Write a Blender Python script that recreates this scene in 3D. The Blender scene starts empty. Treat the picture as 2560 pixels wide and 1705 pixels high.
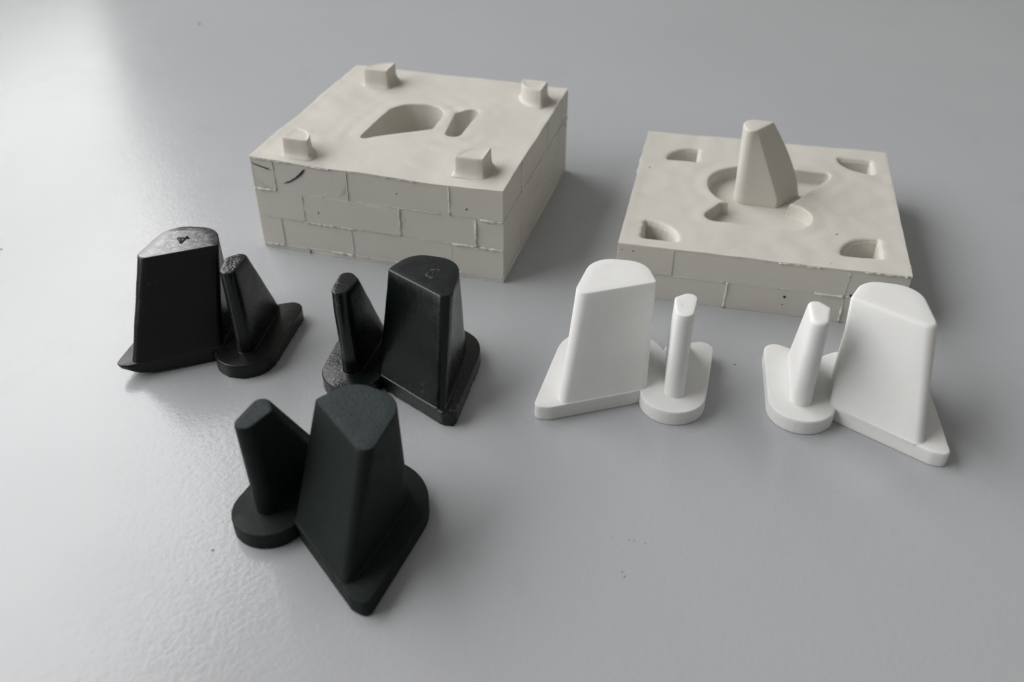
import bpy, bmesh, math, random
from mathutils import Vector, noise, geometry
R = math.radians
MM = 0.001
random.seed(7)
SC = bpy.context.scene
COL = SC.collection

# ------------------------------------------------------------------ camera
cam_data = bpy.data.cameras.new('camera')
cam = bpy.data.objects.new('camera', cam_data)
COL.objects.link(cam)
cam.location = (0.029895, -0.285126, 0.151944)
cam.rotation_mode = 'XYZ'
cam.rotation_euler = (R(90 - 36.383), 0.0, 0.0)
cam_data.sensor_fit = 'HORIZONTAL'
cam_data.sensor_width = 36.0
cam_data.lens = 36.0 * 2315 / 2560
cam_data.clip_start = 0.01
cam_data.clip_end = 20
cam_data.dof.use_dof = True
cam_data.dof.focus_distance = 0.238
cam_data.dof.aperture_fstop = 15.0
SC.camera = cam

# ------------------------------------------------------------------ light
world = bpy.data.worlds.new('World')
SC.world = world
world.use_nodes = True
bg = world.node_tree.nodes['Background']
bg.inputs['Color'].default_value = (1.0, 0.98, 0.93, 1)
bg.inputs['Strength'].default_value = 0.235


def window_light(name, a, b, z0, z1, radiance, color):
    """a daylight window seen from inside: one rectangle standing from a to b"""
    ld = bpy.data.lights.new(name, 'AREA')
    ld.shape = 'RECTANGLE'
    w = math.hypot(b[0] - a[0], b[1] - a[1])
    h = z1 - z0
    ld.size, ld.size_y = w, h
    ld.energy = radiance * math.pi * w * h
    ld.color = color
    o = bpy.data.objects.new(name, ld)
    COL.objects.link(o)
    mid = Vector(((a[0] + b[0]) / 2, (a[1] + b[1]) / 2, (z0 + z1) / 2))
    o.location = mid
    n = Vector((b[1] - a[1], -(b[0] - a[0]), 0)).normalized()
    if n.dot(-mid) < 0:
        n = -n
    o.rotation_euler = (-n).to_track_quat('Z', 'Y').to_euler()
    return o


# upper pane: open sky; lower pane: dimmer, facing the ground outside
window_light('window_daylight', (-1.14, -0.80), (-0.535, 1.10), 0.53, 1.42, 5.25, (1.0, 0.992, 0.99))
window_light('window_daylight', (-1.14, -0.80), (-0.575, 1.10), 0.27, 0.525, 2.9, (1.0, 0.992, 0.985))

SC.view_settings.view_transform = 'Standard'
SC.view_settings.look = 'None'
SC.view_settings.exposure = 0
SC.view_settings.gamma = 1
SC.render.engine = 'CYCLES'
SC.cycles.max_bounces = 8

# ------------------------------------------------------------------ helpers
def tag(o, label=None, cat=None, group=None, kind=None):
    if label: o['label'] = label
    if cat: o['category'] = cat
    if group: o['group'] = group
    if kind: o['kind'] = kind
    return o


def thing(name, label, cat, loc, rotz, group=None):
    o = bpy.data.objects.new(name, None)
    COL.objects.link(o)
    o.empty_display_size = 0.01
    o.location = (loc[0] * MM, loc[1] * MM, loc[2] * MM if len(loc) > 2 else 0)
    o.rotation_euler = (0, 0, rotz)
    return tag(o, label, cat, group)


def obj(name, bm, mats, parent=None, sharp=35):
    """link a bmesh (in millimetres) as one mesh object"""
    for v in bm.verts:
        v.co *= MM
    bmesh.ops.recalc_face_normals(bm, faces=bm.faces[:])
    me = bpy.data.meshes.new(name)
    bm.to_mesh(me)
    bm.free()
    for m in (mats if isinstance(mats, (list, tuple)) else [mats]):
        me.materials.append(m)
    for p in me.polygons:
        p.use_smooth = True
    if sharp:
        me.set_sharp_from_angle(angle=R(sharp))
    o = bpy.data.objects.new(name, me)
    COL.objects.link(o)
    if parent: o.parent = parent
    return o


def hull(circ, off=0.0, k=9, m=5, rmin=0.04):
    """outline of the hull of circles (listed counter-clockwise), grown by off"""
    c = [(x, y, max(r + off, rmin)) for x, y, r in circ]
    n = len(c)
    ang = []
    for i in range(n):
        a, b = c[i], c[(i + 1) % n]
        dx, dy = b[0] - a[0], b[1] - a[1]
        L = math.hypot(dx, dy)
        ang.append(math.atan2(dy, dx) - math.acos(max(-1, min(1, (a[2] - b[2]) / L))))
    pts = []
    for i in range(n):
        a0, a1 = ang[i - 1], ang[i]
        d = (a1 - a0) % (2 * math.pi)
        if d > 1.6 * math.pi: d = 0
        for t in range(k):
            q = a0 + d * t / (k - 1)
            pts.append(Vector((c[i][0] + c[i][2] * math.cos(q), c[i][1] + c[i][2] * math.sin(q))))
        j = (i + 1) % n
        p0 = pts[-1]
        q = ang[i]
        p1 = Vector((c[j][0] + c[j][2] * math.cos(q), c[j][1] + c[j][2] * math.sin(q)))
        for t in range(1, m + 1):
            pts.append(p0.lerp(p1, t / (m + 1)))
    return pts


def lerp_circ(A, B, t):
    return [tuple(a[i] + (b[i] - a[i]) * t for i in range(3)) for a, b in zip(A, B)]


def inside(p, poly):
    s = False
    n = len(poly)
    for i in range(n):
        a, b = poly[i], poly[i - 1]
        if (a.y > p.y) != (b.y > p.y) and p.x < (b.x - a.x) * (p.y - a.y) / (b.y - a.y) + a.x:
            s = not s
    return s


def dist_poly(p, poly):
    best = 1e9
    n = len(poly)
    for i in range(n):
        a, b = poly[i - 1], poly[i]
        d = b - a
        L = d.length_squared
        t = 0 if L < 1e-12 else max(0, min(1, (p - a).dot(d) / L))
        best = min(best, (p - a - d * t).length_squared)
    return math.sqrt(best)


def resample(path, n):
    L = [0]
    for a, b in zip(path, path[1:]):
        L.append(L[-1] + (b - a).length)
    out, j = [], 0
    for i in range(n):
        t = L[-1] * i / (n - 1)
        while j < len(L) - 2 and L[j + 1] < t: j += 1
        s = (t - L[j]) / max(1e-9, L[j + 1] - L[j])
        out.append(path[j].lerp(path[j + 1], s))
    return out


def union(A, B, na=110, nb=90):
    """outline of two overlapping convex outlines, always na + nb - 2 points"""
    def arc_outside(P, Q):
        flags = [not inside(p, Q) for p in P]
        n = len(P)
        st = next(i for i in range(n) if flags[i] and not flags[i - 1])
        seq = []
        i = st
        while flags[i % n]:
            seq.append(P[i % n]); i += 1
            if i - st > n: break
        first = cross(P[st - 1], P[st], Q)
        last = cross(P[(i - 1) % n], P[i % n], Q)
        return [first] + seq + [last]

    def cross(a, b, Q):
        n = len(Q)
        for i in range(n):
            r = geometry.intersect_line_line_2d(a, b, Q[i - 1], Q[i])
            if r is not None: return Vector((r.x, r.y))
        return (a + b) / 2
    a = resample(arc_outside(A, B), na)
    b = resample(arc_outside(B, A), nb)
    return a + b[1:-1]


def ring(bm, pts, z):
    zz = z if callable(z) else (lambda p: z)
    return [bm.verts.new((p.x, p.y, zz(p))) for p in pts]


def bridge(bm, r0, r1, mat=0):
    n = len(r0)
    for i in range(n):
        j = (i + 1) % n
        f = bm.faces.new((r0[i], r0[j], r1[j], r1[i]))
        f.material_index = mat


def cap(bm, r, mat=0, dz=0.0, steps=1):
    c = Vector((0, 0, 0))
    for v in r: c += v.co
    c /= len(r)
    prev = r
    for s in range(1, steps):
        t = s / steps
        cur = [bm.verts.new(v.co.lerp(c, t) + Vector((0, 0, dz * (1 - (1 - t) ** 4)))) for v in r]
        bridge(bm, prev, cur, mat)
        prev = cur
    cv = bm.verts.new(c + Vector((0, 0, dz)))
    for i in range(len(prev)):
        f = bm.faces.new((prev[i], prev[(i + 1) % len(prev)], cv))
        f.material_index = mat


def mirror(bm, mir):
    if mir < 0:
        for v in bm.verts: v.co.x = -v.co.x


def nz(x, y, z=0.0):
    return noise.noise(Vector((x, y, z)))

# ------------------------------------------------------------------ materials
def mat_new(name):
    m = bpy.data.materials.new(name)
    m.use_nodes = True
    nt = m.node_tree
    return m, nt, nt.nodes['Principled BSDF']


def node(nt, t, **kw):
    n = nt.nodes.new(t)
    for k, v in kw.items():
        if k in n.inputs: n.inputs[k].default_value = v
        else: setattr(n, k, v)
    return n


def noise_tex(nt, scale, detail=3, rough=0.5, dist=0.0, coord='Object'):
    tc = node(nt, 'ShaderNodeTexCoord')
    t = node(nt, 'ShaderNodeTexNoise')
    t.inputs['Scale'].default_value = scale
    t.inputs['Detail'].default_value = detail
    t.inputs['Roughness'].default_value = rough
    t.inputs['Distortion'].default_value = dist
    nt.links.new(tc.outputs[coord], t.inputs['Vector'])
    return t.outputs['Fac']


def ramp(nt, fac, stops):
    r = node(nt, 'ShaderNodeValToRGB')
    e = r.color_ramp.elements
    while len(e) < len(stops): e.new(0.5)
    for el, (p, c) in zip(e, stops):
        el.position = p
        el.color = c if len(c) == 4 else (*c, 1)
    nt.links.new(fac, r.inputs['Fac'])
    return r.outputs['Color']


def bump(nt, bsdf, layers):
    prev = None
    for h, dist, strength in layers:
        b = node(nt, 'ShaderNodeBump')
        b.inputs['Distance'].default_value = dist
        b.inputs['Strength'].default_value = strength
        nt.links.new(h, b.inputs['Height'])
        if prev: nt.links.new(prev, b.inputs['Normal'])
        prev = b.outputs['Normal']
    nt.links.new(prev, bsdf.inputs['Normal'])


def g(v): return (v, v, v)


def make_table_mat():
    m, nt, b = mat_new('grey_laminate')
    n = noise_tex(nt, 9, 4, 0.6)
    c = ramp(nt, n, [(0.3, (0.388, 0.400, 0.416)), (0.7, (0.410, 0.421, 0.437))])
    # faint smudges and wiped dirt
    s = noise_tex(nt, 26, 5, 0.65, 0.6)
    sm = ramp(nt, s, [(0.60, g(0)), (0.78, g(0.25))])
    mx = node(nt, 'ShaderNodeMixRGB')
    nt.links.new(sm, mx.inputs['Fac']); nt.links.new(c, mx.inputs['Color1'])
    mx.inputs['Color2'].default_value = (0.30, 0.30, 0.30, 1)
    nt.links.new(mx.outputs['Color'], b.inputs['Base Color'])
    r = noise_tex(nt, 40, 4, 0.6)
    rr = ramp(nt, r, [(0.3, g(0.19)), (0.7, g(0.235))])
    nt.links.new(rr, b.inputs['Roughness'])
    b.inputs['Specular IOR Level'].default_value = 0.54
    bump(nt, b, [(noise_tex(nt, 900, 2, 0.5), 0.00012, 0.36), (noise_tex(nt, 330, 2, 0.5), 0.0002, 0.18)])
    return m


def make_silicone_mat(name='cream_silicone', gain=1.0):
    m, nt, b = mat_new(name)
    n = noise_tex(nt, 60, 5, 0.6)
    c = ramp(nt, n, [(0.3, tuple(gain * x for x in (0.568, 0.548, 0.500))), (0.7, tuple(gain * x for x in (0.592, 0.572, 0.524)))])
    s = noise_tex(nt, 170, 4, 0.7, 0.4)
    sm = ramp(nt, s, [(0.70, g(0)), (0.82, g(0.25))])
    mx = node(nt, 'ShaderNodeMixRGB')
    nt.links.new(sm, mx.inputs['Fac']); nt.links.new(c, mx.inputs['Color1'])
    mx.inputs['Color2'].default_value = (0.36, 0.33, 0.29, 1)
    nt.links.new(mx.outputs['Color'], b.inputs['Base Color'])
    b.inputs['Roughness'].default_value = 0.5
    b.inputs['Specular IOR Level'].default_value = 0.35
    b.inputs['Subsurface Weight'].default_value = 0.25
    b.inputs['Subsurface Radius'].default_value = (1.0, 0.8, 0.55)
    b.inputs['Subsurface Scale'].default_value = 0.0016
    bump(nt, b, [(noise_tex(nt, 700, 3, 0.6), 0.0001, 0.25), (noise_tex(nt, 150, 3, 0.5), 0.0004, 0.2)])
    return m


def make_white_mat():
    m, nt, b = mat_new('white_sintered_nylon')
    n = noise_tex(nt, 120, 4, 0.6)
    c = ramp(nt, n, [(0.3, (0.715, 0.717, 0.704)), (0.7, (0.75, 0.752, 0.739))])
    s = noise_tex(nt, 420, 2, 0.5)
    sm = ramp(nt, s, [(0.77, g(0)), (0.80, g(0.5))])
    mx = node(nt, 'ShaderNodeMixRGB')
    nt.links.new(sm, mx.inputs['Fac']); nt.links.new(c, mx.inputs['Color1'])
    mx.inputs['Color2'].default_value = (0.45, 0.44, 0.41, 1)
    nt.links.new(mx.outputs['Color'], b.inputs['Base Color'])
    b.inputs['Roughness'].default_value = 0.62
    b.inputs['Specular IOR Level'].default_value = 0.3
    b.inputs['Subsurface Weight'].default_value = 0.2
    b.inputs['Subsurface Radius'].default_value = (1.0, 0.95, 0.8)
    b.inputs['Subsurface Scale'].default_value = 0.0015
    bump(nt, b, [(noise_tex(nt, 2600, 2, 0.6), 0.00006, 0.35)])
    return m


def make_black_rubber(name, base, rough, dust, streak=0.2, grain=0.15, spec=0.3, scratch=0.0):
    m, nt, b = mat_new(name)
    b.inputs['Specular IOR Level'].default_value = spec
    s = noise_tex(nt, 900, 3, 0.75)
    big = noise_tex(nt, 70, 4, 0.6)
    mul = node(nt, 'ShaderNodeMath', operation='MULTIPLY')
    nt.links.new(s, mul.inputs[0]); nt.links.new(big, mul.inputs[1])
    sm = ramp(nt, mul.outputs[0], [(0.36, g(0)), (0.50, g(dust))])
    mx = node(nt, 'ShaderNodeMixRGB')
    nt.links.new(sm, mx.inputs['Fac'])
    fine = ramp(nt, noise_tex(nt, 2400, 3, 0.7), [(0.35, tuple(x * 0.6 for x in base)), (0.65, tuple(x * 1.45 for x in base))])
    nt.links.new(fine, mx.inputs['Color1'])
    mx.inputs['Color2'].default_value = (0.22, 0.21, 0.19, 1)
    nt.links.new(mx.outputs['Color'], b.inputs['Base Color'])
    rr = ramp(nt, noise_tex(nt, 110, 5, 0.65, 1.2), [(0.3, g(rough - 0.06)), (0.7, g(rough + 0.12))])
    nt.links.new(rr, b.inputs['Roughness'])
    layers = [(noise_tex(nt, 1500, 2, 0.6), 0.00008, grain), (noise_tex(nt, 160, 3, 0.5, 0.8), 0.0004, streak)]
    if scratch:
        # drag marks from pulling the casting out of its mold, running down the sides
        tc = node(nt, 'ShaderNodeTexCoord')
        mp = node(nt, 'ShaderNodeMapping')
        mp.inputs['Scale'].default_value = (1100, 1100, 45)
        nt.links.new(tc.outputs['Object'], mp.inputs['Vector'])
        t = node(nt, 'ShaderNodeTexNoise')
        t.inputs['Scale'].default_value = 1.0
        t.inputs['Detail'].default_value = 3
        nt.links.new(mp.outputs['Vector'], t.inputs['Vector'])
        layers.append((t.outputs['Fac'], 0.00012, scratch))
    bump(nt, b, layers)
    return m


def make_shiny_top(name, base, rough, swirl, smear, spec):
    """cast top face: polished, with swirl marks and smeared residue"""
    m, nt, b = mat_new(name)
    n = noise_tex(nt, 260, 5, 0.65, 1.6)
    c = ramp(nt, n, [(0.42, base), (0.70, tuple(min(1, x + smear) for x in base))])
    nt.links.new(c, b.inputs['Base Color'])
    rr = ramp(nt, noise_tex(nt, 190, 5, 0.7, 2.0), [(0.35, g(rough)), (0.7, g(rough + 0.14))])
    nt.links.new(rr, b.inputs['Roughness'])
    b.inputs['Specular IOR Level'].default_value = spec
    tc = node(nt, 'ShaderNodeTexCoord')
    w = node(nt, 'ShaderNodeTexWave', wave_type='RINGS')
    w.inputs['Scale'].default_value = 360
    w.inputs['Distortion'].default_value = 5.0
    w.inputs['Detail'].default_value = 2
    w.inputs['Detail Scale'].default_value = 0.6
    nt.links.new(tc.outputs['Object'], w.inputs['Vector'])
    bump(nt, b, [(w.outputs['Fac'], 0.00003, swirl), (noise_tex(nt, 300, 3, 0.6, 1.0), 0.0003, 0.1)])
    return m


def make_plain(name, col, rough=0.5, dist=None):
    m, nt, b = mat_new(name)
    n = noise_tex(nt, 800, 3, 0.6)
    c = ramp(nt, n, [(0.3, tuple(x * 0.8 for x in col)), (0.7, col)])
    nt.links.new(c, b.inputs['Base Color'])
    b.inputs['Roughness'].default_value = rough
    return m


M_TABLE = make_table_mat()
M_SIL = make_silicone_mat()
M_WHITE = make_white_mat()
M_MATTE = make_black_rubber('matte_black_sintered', (0.0055, 0.0102, 0.0092), 0.60, 0.06, 0.03, 0.5, 0.22)
M_MATTE_TOP_LIT = make_black_rubber('matte_black_lit_top', (0.0190, 0.0272, 0.0278), 0.6, 0.2, 0.03, 1.4, 0.25)  # dustier, grainier top; its lighter base colour paints in the glancing reflection
M_CAST_A = make_black_rubber('black_cast_satin', (0.0035, 0.0050, 0.0045), 0.27, 0.25, 0.05, 0.1, 0.34, 0.25)
M_CAST_B = make_black_rubber('black_cast_scuffed', (0.0035, 0.0065, 0.0054), 0.2, 0.3, 0.12, 0.08, 0.38, 0.45)
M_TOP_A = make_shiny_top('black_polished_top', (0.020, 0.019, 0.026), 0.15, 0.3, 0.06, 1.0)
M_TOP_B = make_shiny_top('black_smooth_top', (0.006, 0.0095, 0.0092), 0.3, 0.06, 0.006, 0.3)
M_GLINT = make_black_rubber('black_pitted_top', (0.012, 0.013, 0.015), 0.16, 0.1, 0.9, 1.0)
M_FLASH_LIT = make_silicone_mat('thin_flash_lit', 1.22)  # same cream, lightened: light through thin flash put into the colour
M_INK = make_plain('black_ink', (0.015, 0.016, 0.022), 0.45)
M_ENGRAVE = make_plain('engraved_black', (0.006, 0.006, 0.006), 0.6)
M_BURR = make_plain('rubber_burr', (0.10, 0.10, 0.09), 0.5)
M_CRUMB = make_plain('grey_dust', (0.30, 0.29, 0.27), 0.8)

# ------------------------------------------------------------------ the table
bm = bmesh.new()
bmesh.ops.create_cube(bm, size=1)
for v in bm.verts:
    v.co = Vector((v.co.x * 1700, v.co.y * 1500 + 150, (v.co.z - 0.5) * 25))
tag(obj('table_top', bm, M_TABLE), 'light grey laminate table top with a fine pebbled sheen', kind='structure')

# ------------------------------------------------------------------ twin-post parts
# outlines of the left-handed part in its own frame (mm); the right-handed part is its mirror image
LOBE = [(-22.9, -11.0, 1.6), (-21.0, -11.4, 1.5), (-3.35, 6.6, 14.2), (-4.4, 6.9, 14.1)]
TAB = [(10.26, -7.03, 8.2), (20.4, 10.7, 3.2), (12.4, 10.8, 1.6)]
TALL_HOLE = [(-17.0, -10.2, 1.6), (1.4, -2.8, 2.3), (-2.8, 8.0, 8.3), (-5.3, 8.0, 8.3)]
THIN_HOLE = [(10.5, -7.2, 2.5), (14.5, 9.7, 2.6), (10.9, 8.6, 1.7)]
TALL0 = [(-16.9, -9.9, 1.6), (1.7, -4.1, 2.3), (-2.8, 8.0, 8.3), (-5.3, 8.0, 8.3)]
TALL1 = [(-12.1, 3.0, 2.2), (4.7, 6.4, 0.9), (-1.3, 9.9, 6.2), (-4.6, 9.8, 6.9)]
THIN0 = [(10.5, -7.2, 2.5), (14.9, 10.8, 2.4), (12.7, 9.6, 1.7)]
THIN1 = [(10.35, -8.3, 2.15), (12.2, -2.8, 2.0), (9.9, -3.2, 1.2)]
ZB, ZT, ZN = 4.2, 28.6, 29.5


def base_mesh(edge, bottom=None, ragged=0.0):
    bm = bmesh.new()
    def out(off): return union(hull(LOBE, off, 14, 10), hull(TAB, off, 14, 8))
    def rag(p, z):
        if not ragged: return 0
        return ragged * (nz(p.x * 0.9, p.y * 0.9, 3.1) + 0.8 * nz(p.x * 2.3, p.y * 2.3, 9))
    rings = []
    full = out(0)
    e = edge
    # bottom edge, wall, rounded top edge
    rows = [(-0.25, 0.0), (0.0, 0.25), (0.0, 1.1), (0.0, 2.1), (0.0, 3.1)]
    for q in (0, 30, 60, 90):
        rows.append((-e * (1 - math.cos(R(q))), ZB - e + e * math.sin(R(q))))
    for off, z in rows:
        P = out(off)
        vs = []
        for p in P:
            zz = z
            x, y = p.x, p.y
            if ragged and z <= 0.3:
                d = rag(p, z)
                L = math.hypot(x, y) or 1
                x += d * x / L; y += d * y / L
            if bottom: x, y, zz = bottom(x, y, zz)
            vs.append(bm.verts.new((x, y, zz)))
        rings.append(vs)
    for a, b in zip(rings, rings[1:]): bridge(bm, a, b)
    bm.faces.new(rings[-1])
    bm.faces.new(rings[0][::-1])
    return bm


def post_mesh(c0, c1, top, edge, fillet, sink=0.8, wob=0.0, curve=1.0, mats=(0, 0)):
    bm = bmesh.new()
    rings = []
    rows = []
    rows.append((0.0, ZB - sink, 0.0 + fillet))
    if fillet > 0.05:
        for q in (0, 22, 45, 67, 90):
            rows.append((None, ZB + fillet * (1 - math.cos(R(q))), fillet * (1 - math.sin(R(q)))))
    else:
        rows.append((None, ZB, 0.0))
    for i in range(1, 12):
        z = ZB + fillet + (top - edge - ZB - fillet) * i / 12
        rows.append((None, z, 0.0))
    for q in (0, 30, 60, 90):
        rows.append((None, top - edge + edge * math.sin(R(q)), -edge * (1 - math.cos(R(q)))))
    for i, (_, z, off) in enumerate(rows):
        t = max(0, (z - ZB) / (top - ZB)) ** curve
        P = hull(lerp_circ(c0, c1, t), off, 8, 6)
        if wob:
            P = [p + Vector((nz(p.x * .25, z * .2, 1), nz(p.y * .25, z * .2, 5))) * wob for p in P]
        rings.append(ring(bm, P, z))
    for a, b in zip(rings, rings[1:]): bridge(bm, a, b, mats[0])
    for f in bm.faces:
        pass
    cap(bm, rings[-1], mats[1], 0.0, 3)
    bm.faces.new(rings[0][::-1])
    return bm


def stroke_mesh(paths, z, w, h):
    """short raised or cut strokes lying on a top face"""
    bm = bmesh.new()
    for path in paths:
        path = [Vector(p) for p in path]
        prev = None
        for i, p in enumerate(path):
            d = (path[min(i + 1, len(path) - 1)] - path[max(i - 1, 0)]).normalized()
            n = Vector((-d.y, d.x))
            ww = w * (0.75 + 0.5 * abs(nz(p.x * 3, p.y * 3, 2)))
            q = [bm.verts.new((*(p + n * ww / 2), z - 0.1)), bm.verts.new((*(p + n * ww * .3), z + h)),
                 bm.verts.new((*(p - n * ww * .3), z + h)), bm.verts.new((*(p - n * ww / 2), z - 0.1))]
            if prev:
                for a in range(3):
                    bm.faces.new((prev[a], prev[a + 1], q[a + 1], q[a]))
            else: bm.faces.new(q)
            prev = q
        bm.faces.new(prev[::-1])
    return bm


def to_local(part, x, y):
    """world millimetres to the part's own mirrored frame"""
    px, py, a, mir = part
    dx, dy = x - px, y - py
    u, v = dx * math.cos(a) + dy * math.sin(a), -dx * math.sin(a) + dy * math.cos(a)
    return u * 1.0, v


GROUP = 'twin post parts standing in front of the mold halves'


def make_part(pose, label, base_m, tall_m, thin_m, edge=0.35, top_edge=0.25, fillet=0.0, ragged=0.0,
              bottom=None, wob=0.0, dz=0.0):
    x, y, a, mir = pose
    t = thing('twin_post_part', label, 'plastic part', (x, y, 0), a, GROUP)
    b = base_mesh(edge, bottom, ragged); mirror(b, mir)
    obj('base_plate', b, base_m, t)
    p = post_mesh(TALL0, TALL1, ZT + dz, top_edge, fillet, wob=wob, mats=(0, 1)); mirror(p, mir)
    obj('tall_post', p, tall_m, t)
    q = post_mesh(THIN0, THIN1, ZN + dz, max(0.3, top_edge), fillet * 0.6, wob=wob * .6, mats=(0, 1)); mirror(q, mir)
    obj('thin_post', q, thin_m, t)
    return t


WL = (59.9, -98.96, 0.01, 1)
WR = (113.96, -107.32, -0.44, -1)
B3 = (-10.09, -146.12, -0.67, -1)
B2 = (1.31, -94.86, -0.45, -1)
B1 = (-51.9, -81.61, 0.10, 1)

make_part(WL, 'white part with its tall post on the left and thin post on the right',
          M_WHITE, [M_WHITE] * 2, [M_WHITE] * 2, 0.25, 0.2, 0.2)
make_part(WR, 'white part with its tall post on the right and slanted thin post on the left',
          M_WHITE, [M_WHITE] * 2, [M_WHITE] * 2, 0.4, 0.75, 0.35)
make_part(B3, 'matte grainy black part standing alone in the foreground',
          M_MATTE, [M_MATTE, M_MATTE_TOP_LIT], [M_MATTE, M_MATTE_TOP_LIT], 0.35, 0.25, 0.35)


def trim(x, y, x0, k):
    # shorten the pointed end, keeping it on the flat side's line
    if x >= x0: return x, y
    nx = x0 + (x - x0) * k
    return nx, y + 0.27 * (nx - x)


def cut_tip(x, y, z):
    x, y = trim(x, y, -12, 0.76)
    return x, y, z


def boat(x, y, z):
    # the cast base is thin and curled up under its pointed tip
    x, y = trim(x, y, -10, 0.84)
    t = max(0.0, min(1.0, (-x - 13) / 8))
    lift = 1.0 * max(0.0, min(1.0, (-x + 4) / 27)) ** 1.3
    if z < 3.4:
        f = (1 - max(0, z) / 3.4) ** 2
        k = 0.20 * t * f
        return x + (-2 - x) * k * 0.75, y + (0 - y) * k * 0.5, z + 0.9 * t * t * f + lift
    return x, y, z + lift * 0.3


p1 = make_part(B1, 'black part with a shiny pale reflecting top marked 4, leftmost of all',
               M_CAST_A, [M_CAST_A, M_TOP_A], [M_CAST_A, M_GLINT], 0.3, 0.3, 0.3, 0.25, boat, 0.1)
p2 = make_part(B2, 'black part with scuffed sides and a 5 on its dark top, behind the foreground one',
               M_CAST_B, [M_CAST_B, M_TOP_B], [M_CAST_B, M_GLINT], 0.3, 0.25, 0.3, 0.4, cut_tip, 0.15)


def mark(parent, pose, world_paths, z, name, m, w, h):
    paths = [[to_local(pose, x, y) for x, y in path] for path in world_paths]
    return obj(name, stroke_mesh(paths, z, w, h), m, parent, sharp=0)


four = [[(-58.57, -71.8), (-57.0, -71.87), (-55.44, -71.94)], [(-56.88, -74.45), (-56.5, -72.6), (-56.2, -70.89)],
        [(-58.54, -71.91), (-57.7, -73.2), (-56.88, -74.45)], [(-57.75, -71.9), (-57.2, -73.2)]]
mark(p1, B1, four, ZT, 'number_mark', M_ENGRAVE, 0.85, 0.18)
mark(p1, B1, [[(-58.1, -71.7), (-57.6, -72.8), (-57.04, -73.9)], [(-56.7, -73.0), (-56.3, -71.9)]], ZT + 0.14, 'rubber_burr', M_BURR, 0.16, 0.14)
five = [[(10.01, -87.49), (10.7, -87.66), (11.45, -87.98)], [(9.75, -87.5), (10.07, -88.37), (10.44, -89.49)],
        [(10.18, -88.69), (9.5, -88.69), (9.01, -89.0), (8.8, -89.55)],
        [(8.8, -89.55), (8.85, -90.2), (9.21, -90.58), (9.65, -90.9), (10.24, -90.98), (11.06, -90.63)]]
mark(p2, B2, five, ZT, 'number_mark', M_ENGRAVE, 0.62, 0.10)
burr = [[(8.55, -89.2), (8.45, -90.1), (8.99, -91.05)], [(9.34, -91.35), (10.28, -91.5), (11.01, -91.2), (11.34, -90.68)],
        [(9.35, -87.83), (9.67, -87.25), (10.07, -88.2)], [(11.2, -87.5), (11.8, -88.07), (11.34, -88.45)]]
mark(p2, B2, burr, ZT, 'rubber_burr', M_BURR, 0.2, 0.13)

# ------------------------------------------------------------------ mold halves
def quarter(cx, cy, sx, sy, r, rr=0.4):
    """rounded quarter disc: corner at (cx, cy), reaching r along sx and sy"""
    L = [(cx + sx * rr, cy + sy * rr, rr)]
    e = 0.45
    for q in (0, 11, 22, 33, 45, 57, 68, 79, 90):
        L.append((cx + sx * (e + (r - 2 * e) * math.cos(R(q))), cy + sy * (e + (r - 2 * e) * math.sin(R(q))), e))
    if sx * sy < 0: L = [L[0]] + L[1:][::-1]
    return L


def top_sheet(bm, half, contours, zf, grid=1.0):
    """triangulated top face with holes; returns the outer loop and one vertex loop per hole"""
    outer = []
    n = 80
    cs = [(-half, -half), (half, -half), (half, half), (-half, half)]
    for i in range(4):
        a, b = Vector(cs[i]), Vector(cs[(i + 1) % 4])
        outer += [a.lerp(b, t / n) for t in range(n)]
    pts, edges = [], []
    def add_loop(P):
        s = len(pts)
        pts.extend(P)
        edges.extend((s + i, s + (i + 1) % len(P)) for i in range(len(P)))
        return range(s, s + len(P))
    lo = add_loop([p.copy() for p in outer])
    lh = [add_loop([p.copy() for p in c]) for c in contours]
    bbs = [(min(p.x for p in c) - 3, max(p.x for p in c) + 3, min(p.y for p in c) - 3, max(p.y for p in c) + 3) for c in contours]
    for c in contours:
        m = len(c)
        for off in (0.12, 0.28, 0.5, 0.9):
            for i in range(0, m):
                d = c[(i + 1) % m] - c[i - 1]
                if d.length < 1e-6: continue
                nn = Vector((d.y, -d.x)).normalized()
                p = c[i] + nn * off
                if all(not inside(p, k) and dist_poly(p, k) > off * 0.8 for k in contours):
                    pts.append(p)
    k = int(half * 2 / grid)
    for i in range(1, k):
        for j in range(1, k):
            p = Vector((-half + grid * i + 0.2 * nz(i * 3.3, j * 1.7), -half + grid * j + 0.2 * nz(i * 1.3, j * 2.9, 4)))
            ok = True
            for c, bb in zip(contours, bbs):
                if bb[0] < p.x < bb[1] and bb[2] < p.y < bb[3] and (inside(p, c) or dist_poly(p, c) < 1.2):
                    ok = False; break
            if ok: pts.append(p)
    v, e, f, ov, oe, of = geometry.delaunay_2d_cdt(pts, edges, [], 0, 1e-5)
    first = {}
    for i, o in enumerate(ov):
        for k_ in o: first[k_] = i
    bv = [bm.verts.new((q.x, q.y, zf(q))) for q in v]
    for tri in f:
        c = (v[tri[0]] + v[tri[1]] + v[tri[2]]) / 3
        if any(inside(c, k_) for k_ in contours): continue
        bm.faces.new([bv[i] for i in tri])
    return [bv[first[i]] for i in lo], [[bv[first[i]] for i in L] for L in lh]


def drop_walls(bm, loop, rows, floor_dz=0.0, steps=2):
    """rows: list of (outline, z) going down; closes with a floor"""
    prev = loop
    for P, z in rows:
        cur = ring(bm, P, z)
        bridge(bm, prev, cur)
        prev = cur
    return prev


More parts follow.
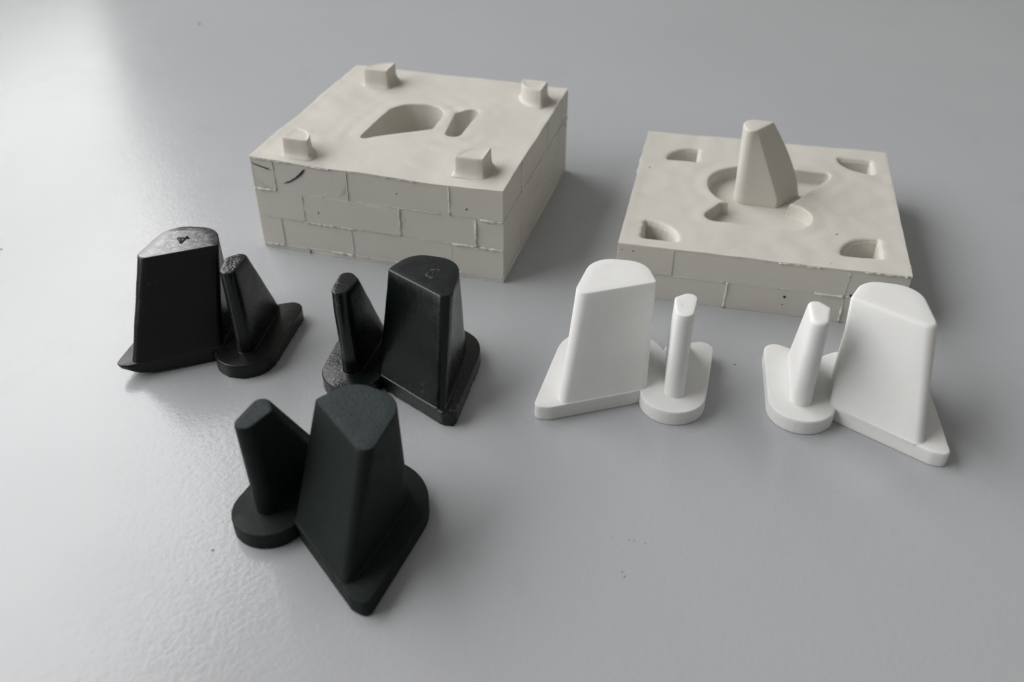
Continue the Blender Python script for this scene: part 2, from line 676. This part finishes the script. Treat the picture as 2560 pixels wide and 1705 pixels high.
def block_sides(bm, outer, half, lip, inset, z0=0.0):
    """flash lip round the top edge, then the plain inner core down to the table"""
    def outset(v, h, z, rag=0.0):
        x, y = v.co.x, v.co.y
        s = h / half
        return bm.verts.new((x * s, y * s, z(v) if callable(z) else z))
    r1 = [bm.verts.new((v.co.x * (1 + 0.004 * abs(nz(v.co.x * .4, v.co.y * .4, 8))), v.co.y * (1 + 0.004 * abs(nz(v.co.x * .4, v.co.y * .4, 8))), v.co.z - lip * (0.7 + 0.8 * nz(v.co.x * .5, v.co.y * .5, 6)))) for v in outer]
    bridge(bm, outer, r1)
    r2 = [outset(v, inset, lambda q: q.co.z - lip * 1.3) for v in outer]
    bridge(bm, r1, r2)
    r3 = [outset(v, inset, z0) for v in outer]
    bridge(bm, r2, r3)
    bm.faces.new(r3[::-1])


def panel_mesh(face, u0, u1, z0, z1, inner, outer_d, half, ztop=None):
    """one brick imprint: a low slab with softened, slightly uneven edges"""
    bm = bmesh.new()
    c = 0.05
    j = lambda s=0.06: random.uniform(-s, s)
    def P(u, z, d):
        if face == 0: return Vector((u, -d, z))
        if face == 1: return Vector((d, u, z))
        if face == 2: return Vector((-u, d, z))
        return Vector((-d, -u, z))
    loops = []
    n = 6
    def loop(m, d, wob):
        L = []
        cs = [(u0 + m, z0 + m), (u1 - m, z0 + m), (u1 - m, z1 - m), (u0 + m, z1 - m)]
        for i in range(4):
            a, b = cs[i], cs[(i + 1) % 4]
            for t in range(n):
                s = t / n
                u, z = a[0] + (b[0] - a[0]) * s, a[1] + (b[1] - a[1]) * s
                w = wob * nz(u * 1.3 + face * 17, z * 1.3, d)
                if ztop and i == 2 or ztop and i == 3 and t == 0:
                    pp = P(u, 0, half)
                    z = ztop(Vector((pp.x, pp.y))) - 0.32 - m
                elif t: u, z = (u, z + w) if i % 2 == 0 else (u + w, z)
                L.append(bm.verts.new(P(u, z, d)))
        return L
    a = loop(0.0, inner, 0.0)
    b = loop(0.0, outer_d - c, 0.10)
    e = loop(c, outer_d, 0.10)
    bridge(bm, a, b); bridge(bm, b, e)
    bm.faces.new(e)
    return bm


def ridge_mesh(face, pts, w, h, d0):
    """ragged flash of rubber standing along a joint; pts = (u, z) path"""
    bm = bmesh.new()
    def P(u, z, d):
        if face == 0: return Vector((u, -d, z))
        if face == 1: return Vector((d, u, z))
        if face == 2: return Vector((-u, d, z))
        return Vector((-d, -u, z))
    path = resample([Vector(p) for p in pts], max(6, int(sum((Vector(b) - Vector(a)).length for a, b in zip(pts, pts[1:])) * 1.6)))
    prev = None
    for i, p in enumerate(path):
        d = (path[min(i + 1, len(path) - 1)] - path[max(i - 1, 0)]).normalized()
        n = Vector((-d.y, d.x))
        k = 0.7 + 1.2 * nz(p.x * 1.1 + face * 5, p.y * 1.1, 2.2)
        k = max(0.15, k + 0.35 * nz(p.x * 4, p.y * 4, 7))
        w_ = w * (0.8 + 0.9 * nz(p.x * 1.7 + face, p.y * 1.7, 5))
        p = p + n * (0.16 * nz(p.x * .9, p.y * .9, 4) + 0.08 * nz(p.x * 3, p.y * 3, 1))
        a, b = p + n * w_ * .5, p - n * w_ * .5
        t = p - n * w_ * 0.32
        q = [bm.verts.new(P(a.x, a.y, d0 - .15)), bm.verts.new(P(t.x, t.y, d0 + h * k)), bm.verts.new(P(b.x, b.y, d0 - .15))]
        if prev:
            for i_ in range(3):
                bm.faces.new((prev[i_], prev[(i_ + 1) % 3], q[(i_ + 1) % 3], q[i_]))
        else: bm.faces.new(q)
        prev = q
    bm.faces.new(prev[::-1])
    return bm


def dress_sides(parent, half, courses, zf, joints):
    """courses: list of z levels from the table up; joints[face][course] = list of u"""
    for face in range(4):
        for ci in range(len(courses) - 1):
            z0, z1 = courses[ci], courses[ci + 1]
            us = [-half + 0.05] + joints[face][ci] + [half - 0.05]
            for u0, u1 in zip(us, us[1:]):
                d = half + random.uniform(-0.16, 0.08)
                last = ci == len(courses) - 2
                obj('brick_imprint', panel_mesh(face, u0, u1, z0, z1, half - 0.7, d, half, zf if last else None), M_SIL, parent, sharp=40)
            for u in joints[face][ci]:
                strong = random.random() < 0.45
                if random.random() < 0.9:
                    obj('seam_flash', ridge_mesh(face, [(u, z0 + .1), (u + random.uniform(-.15, .15), z1 - .1)],
                                                 random.uniform(.7, 1.1) if strong else random.uniform(.3, .5),
                                                 random.uniform(.35, .5) if strong else random.uniform(.08, .2), half), M_FLASH_LIT, parent, sharp=0)
            if ci:
                for u0, u1 in zip(us, us[1:]):
                    # the flash along a course breaks into pieces of its own
                    a = u0
                    while a < u1 - 1:
                        b = min(u1, a + random.uniform(5, 16))
                        strong = random.random() < 0.4
                        if random.random() < 0.85:
                            obj('seam_flash', ridge_mesh(face, [(a, z0), ((a + b) / 2, z0 + random.uniform(-.15, .15)), (b, z0)],
                                                         random.uniform(.6, .95) if strong else random.uniform(.25, .45),
                                                         random.uniform(.35, .55) if strong else random.uniform(.08, .2), half), M_FLASH_LIT, parent, sharp=0)
                        a = b


MOLD_GROUP = 'cream rubber mold halves'
# ---- taller half with pegs and cavities
H1 = 31.3
t1 = thing('mold_half', 'tall cream rubber mold block with four pegs and two cavities on top', 'rubber mold',
           (0, 0, 0), R(-16.1), MOLD_GROUP)
HO_A, HO_X, HO_Y = -0.07 - R(-16.1), 1.45, -2.96


def place(circ, x, y, a, mir=1):
    """bring part-frame circles into a mold's own frame"""
    L = []
    for cx, cy, r in circ:
        cx *= mir
        L.append((x + cx * math.cos(a) - cy * math.sin(a), y + cx * math.sin(a) + cy * math.cos(a), r))
    return L if mir > 0 else L[::-1]


def rot2(x, y, a): return x * math.cos(a) + y * math.sin(a), -x * math.sin(a) + y * math.cos(a)


hx, hy = rot2(HO_X, HO_Y, R(-16.1))
C_TALL0, C_TALL1 = place(TALL_HOLE, hx, hy, HO_A), place(TALL1, hx, hy, HO_A)
C_THIN0, C_THIN1 = place(THIN_HOLE, hx, hy, HO_A), place(THIN1, hx, hy, HO_A)
out_tall, out_thin = hull(C_TALL0, 0, 12, 8), hull(C_THIN0, 0.1, 12, 8)


def z_top1(p):
    x, y = p.x, p.y
    z = H1 - 0.55 * (1 - (x / 40) ** 2) * max(0, -y / 40) - 0.7 * (max(0, -y / 40) ** 2) * max(0, min(1, (x + 20) / 50))
    z += 0.42 * nz(x * .055, y * .055, 1.5) + 0.20 * nz(x * .11 + y * .05, y * .17, 3) + 0.05 * nz(x * .5, y * .6, 9)
    e = min(40 - abs(x), 40 - abs(y))
    z += 0.25 * math.exp(-e / 1.2)
    if e < 0.5: z -= 0.15 * (0.5 - e) / 0.5
    for c, amp in ((out_tall, 0.13), (out_thin, 0.11)):
        d = dist_poly(p, c)
        if d < 16:
            z += amp * (0.7 + 1.6 * nz(x * .07, y * .07, 20)) * math.sin(d * 1.05 + 1.6 * nz(x * .09, y * .09, 6)) * math.exp(-d / 7) * (1 - math.exp(-d))
            if d < 0.15: z -= 0.15 - math.sqrt(max(0, 0.0225 - (0.15 - d) ** 2))
    return z


bm = bmesh.new()
outer, loops = top_sheet(bm, 40, [out_tall, out_thin], z_top1)
for loop, c0, c1, k0 in ((loops[0], C_TALL0, C_TALL1, 0.0), (loops[1], C_THIN0, C_THIN1, 0.1)):
    rows = [(hull(lerp_circ(c0, c1, s), k0, 12, 8), H1 - 0.9 - 23.6 * s) for s in [i / 10 for i in range(11)]]
    last = drop_walls(bm, loop, rows)
    cap(bm, last)
block_sides(bm, outer, 40, 0.55, 39.82, 0.0)
obj('mold_body', bm, M_SIL, t1, sharp=50)


def peg(parent, cx, cy, sx, sy, r, h):
    C = quarter(cx, cy, sx, sy, r)
    zb = z_top1(Vector((cx + sx * 3, cy + sy * 3)))
    bm = bmesh.new()
    rings = []
    for i in range(12):
        u = (i / 11) ** 1.5
        z = -0.25 + (h + 0.25 - 0.35) * u
        off = 1.15 * math.exp(-max(0, z) / 0.6) - 0.04 * z
        rings.append(ring(bm, [p + Vector((nz(p.x, z * .5, 3), nz(p.y, z * .5, 4))) * .08 for p in hull(C, off, 3, 3)], zb + z))
    for q in (30, 60, 90):
        rings.append(ring(bm, hull(C, -0.04 * h - 0.3 * (1 - math.cos(R(q))), 3, 3), zb + h - 0.35 + 0.35 * math.sin(R(q))))
    for a, b in zip(rings, rings[1:]): bridge(bm, a, b)
    cap(bm, rings[-1], 0, -0.22, 6)
    return obj('locating_peg', bm, M_SIL, parent, sharp=45)


peg(t1, -20.3, 22.2, -1, 1, 8.8, 5.9)
peg(t1, 35.3, 30.0, -1, -1, 9.2, 5.8)
peg(t1, -30.3, -36.2, 1, 1, 8.6, 5.7)
peg(t1, 32.3, -33.8, -1, 1, 8.9, 5.8)

def top_flash(parent, half, zf, n, seed):
    rnd = random.Random(seed)
    for face in range(4):
        for i in range(n):
            u0 = rnd.uniform(-half, half - 8)
            u1 = min(half - 0.2, u0 + rnd.uniform(4, 14))
            sx = [(1, 0, 0, -1), (0, 1, 1, 0), (-1, 0, 0, 1), (0, -1, -1, 0)][face]
            P = []
            for k in range(6):
                u = u0 + (u1 - u0) * k / 5
                x, y = [(u, -half), (half, u), (-u, half), (-half, -u)][face]
                P.append((u, zf(Vector((x * .999, y * .999))) - 0.3))
            obj('seam_flash', ridge_mesh(face, P, 0.45, rnd.uniform(.25, .5), half), M_FLASH_LIT, parent, sharp=0)


top_flash(t1, 40, z_top1, 3, 3)
J1 = [[-32.4, -8.6, 23.6], [-24.2, 7.5, 31.5], [-32.4, -8.6, 23.6]]
J1r = [[-20.0, 12.0], [-28.0, 4.0, 28.0], [-20.0, 12.0, 32.0]]
dress_sides(t1, 40, [0.0, 1.6, 11.2, 20.7, 30.35], z_top1, {0: [[-24.2, 7.5]] + J1, 1: [[-4.0]] + J1r, 2: [[0.0]] + J1, 3: [[4.0]] + J1r})


def ink(parent, path, w0, w1, d, name='pen_mark'):
    bm = bmesh.new()
    P = resample([Vector(p) for p in path], 14)
    prev = None
    for i, p in enumerate(P):
        s = i / (len(P) - 1)
        dd = (P[min(i + 1, len(P) - 1)] - P[max(i - 1, 0)]).normalized()
        n = Vector((-dd.y, dd.x)) * (w0 + (w1 - w0) * s) * (0.42 + 0.2 * nz(p.x * 2, p.y * 2, 1)) * min(1, 0.35 + 4 * min(s, 1 - s))
        q = [bm.verts.new((p.x + n.x, -d, p.y + n.y)), bm.verts.new((p.x, -d - 0.03, p.y)), bm.verts.new((p.x - n.x, -d, p.y - n.y))]
        if prev:
            bm.faces.new((prev[0], prev[1], q[1], q[0])); bm.faces.new((prev[1], prev[2], q[2], q[1]))
        prev = q
    return obj(name, bm, M_INK, parent, sharp=0)


ink(t1, [(-39.7, 29.3), (-37.2, 28.6), (-33.4, 27.7)], 0.3, 0.55, 40.16)
ink(t1, [(-29.6, 23.6), (-27.2, 24.6), (-24.8, 26.2), (-23.0, 27.9), (-21.7, 29.4)], 0.45, 0.95, 40.16)


def speck(parent, loc, nrm, r, m=None, name='dark_speck'):
    bm = bmesh.new()
    n = Vector(nrm).normalized()
    a = n.orthogonal().normalized(); b = n.cross(a)
    c = Vector(loc)
    top = bm.verts.new(c + n * 0.06)
    k = 8
    vs = [bm.verts.new(c + (a * math.cos(i * math.tau / k) + b * math.sin(i * math.tau / k)) * r * random.uniform(.7, 1.2)) for i in range(k)]
    for i in range(k): bm.faces.new((vs[i], vs[(i + 1) % k], top))
    return obj(name, bm, m or M_INK, parent, sharp=0)


for u, z, r in ((-19.1, 15.1, .28), (7.4, 25.4, .22), (29.0, 23.5, .32), (9.4, 16.8, .15)):
    speck(t1, (u, -40.13, z), (0, -1, 0), r)
for u, z, r in ((37.7, 18.5, .7), (-1.6, 14.2, .4)):
    speck(t1, (40.13, u, z), (1, 0, 0), r)

# ---- flatter half with recess and core
H2 = 17.5
FLOOR = 13.3
A2 = R(-13.0)
t2 = thing('mold_half', 'flat cream rubber mold half with a tapered core standing in its recess', 'rubber mold',
           (108.22, -25.41, 0), A2, MOLD_GROUP)
rx, ry = rot2(110.3 - 108.22, -26.7 + 25.41, A2)
RA = 1.06 - A2
C_LOBE, C_TAB = place(LOBE, rx, ry, RA, -1), place(TAB, rx, ry, RA, -1)
rec = union(hull(C_LOBE, 0, 14, 10), hull(C_TAB, 0, 14, 8), 130, 100)
rec_lo = union(hull(C_LOBE, -0.15, 14, 10), hull(C_TAB, -0.15, 14, 8), 130, 100)
HOLES = [quarter(-21.6, 19.0, -1, 1, 9.8), quarter(-33.8, -35.2, 1, 1, 10.2), quarter(34.6, 32.5, -1, -1, 10.4), quarter(32.8, -31.8, -1, 1, 10.8)]
hole_out = [hull(h, 0, 3, 4) for h in HOLES]


def z_top2(p):
    x, y = p.x, p.y
    z = H2 + 0.26 * nz(x * .05, y * .05, 11) + 0.22 * nz(x * .15, y * .15, 13) + 0.05 * nz(x * .5, y * .6, 19)
    z -= 0.3 * max(0, -y / 40) * max(0, 1 - abs(x - 15) / 25)
    e = min(40 - abs(x), 40 - abs(y))
    z += 0.2 * math.exp(-e / 1.2)
    if e < 0.5: z -= 0.15 * (0.5 - e) / 0.5
    d = dist_poly(p, rec)
    if d < 0.35: z -= 0.35 - math.sqrt(max(0, 0.35 ** 2 - (0.35 - d) ** 2))
    elif d < 14: z += 0.09 * math.sin(d * 1.1) * math.exp(-d / 7)
    for h in hole_out:
        if abs(h[0].x - x) < 16 and abs(h[0].y - y) < 16:
            d = dist_poly(p, h)
            if d < 1.0: z -= (1.0 - math.sqrt(max(0, 1 - (1.0 - d) ** 2))) * 1.0
    return z


bm = bmesh.new()
outer, loops = top_sheet(bm, 40, [rec] + hole_out, z_top2)
last = drop_walls(bm, loops[0], [(rec, H2 - 0.7), (rec_lo, FLOOR + 0.35), (union(hull(C_LOBE, -0.25, 14, 10), hull(C_TAB, -0.25, 14, 8), 130, 100), FLOOR + 0.1), (union(hull(C_LOBE, -0.5, 14, 10), hull(C_TAB, -0.5, 14, 8), 130, 100), FLOOR)])
bm.faces.new(last)
for loop, h in zip(loops[1:], HOLES):
    rows = [(hull(h, -0.25 - 0.05 * i - (0.5 if i == 6 else 0), 3, 4), H2 - 1.2 - i * 0.85) for i in range(7)]
    last = drop_walls(bm, loop, rows)
    cap(bm, last)
block_sides(bm, outer, 40, 0.6, 39.82, 0.0)
obj('mold_body', bm, M_SIL, t2, sharp=50)

# tapered core: bulged on one side, flat on the other
K0 = [(-5.2, 3.4, 3.4), (4.2, 0.2, 0.6), (10.4, 9.3, 0.9), (-3.4, 5.6, 5.2)]
K1 = [(-6.4, 1.0, 1.9), (-5.0, 0.2, 0.45), (-0.5, 7.3, 0.6), (-5.2, 4.4, 3.9)]
bm = bmesh.new()
rings = []
TOPK = 38.2
for i in range(25):
    s = i / 24
    z = FLOOR - 0.6 + (TOPK - 0.5 - FLOOR + 0.6) * s
    te = max(0, (s - 0.14) / 0.86)
    tt = max(0, (s - 0.05) / 0.95) ** 1.42
    C = []
    for q, (a, b) in enumerate(zip(K0, K1)):
        t = (s, te, tt, s)[q]
        C.append(tuple(a[k] + (b[k] - a[k]) * t for k in range(3)))
    off = 0.5 * math.exp(-max(0, z - FLOOR) / 0.4) * (z > FLOOR)
    rings.append(ring(bm, hull(C, off, 8, 6), z))
for q in (30, 60, 90):
    rings.append(ring(bm, hull(K1, -0.4 * (1 - math.cos(R(q))), 8, 6), TOPK - 0.5 + 0.5 * math.sin(R(q))))
for a, b in zip(rings, rings[1:]): bridge(bm, a, b)
cap(bm, rings[-1], 0, 0.1, 2)
bm.faces.new(rings[0][::-1])
obj('core_post', bm, M_SIL, t2, sharp=40)

top_flash(t2, 40, z_top2, 2, 5)
J2 = {0: [[-8.2, 8.2, 24.0], [-24.0, 24.0]], 1: [[-16, 8], [-8, 24]], 2: [[-8, 16], [-24, 8]], 3: [[-16, 16], [0]]}
dress_sides(t2, 40, [0.0, 8.7, 16.4], z_top2, J2)
for u, z, r in ((8.2, 6.3, .5), (8.0, 3.6, .2), (25.6, 9.3, .5), (-35.6, 15.5, .25), (-38.8, 15.6, .2)):
    speck(t2, (u, -40.13, z), (0, -1, 0), r)
for x, y, r in ((-36.4, 10.9, .35), (21.2, -20.6, .35), (19.0, -37.6, .2)):
    speck(t2, (x, y, z_top2(Vector((x, y))) + 0.01), (0, 0, 1), r)

# ------------------------------------------------------------------ dust on the table
bm = bmesh.new()
spots = [(54.9, -150.7, .22), (58.3, -151.7, .2), (53.0, -160.6, .28), (-33.5, -153.6, .4), (-131.7, 197.3, 1.1), (-133.3, -29.6, .5), (51.5, -149.7, .22),
         (56, -150.9, .25), (52.6, -159.4, .25), (89.5, -89.5, .4)]
for i in range(22):
    spots.append((random.uniform(-60, 180), random.uniform(-180, 150), random.uniform(.06, .13)))
for x, y, r in spots:
    k = 6
    top = bm.verts.new((x, y, r * .7))
    vs = [bm.verts.new((x + r * random.uniform(.6, 1.2) * math.cos(i * math.tau / k), y + r * random.uniform(.6, 1.2) * math.sin(i * math.tau / k), 0.004)) for i in range(k)]
    for i in range(k): bm.faces.new((vs[i], vs[(i + 1) % k], top))
tag(obj('dust_crumbs', bm, M_CRUMB), 'fine grey dust crumbs scattered on the table top', 'dust', kind='stuff')
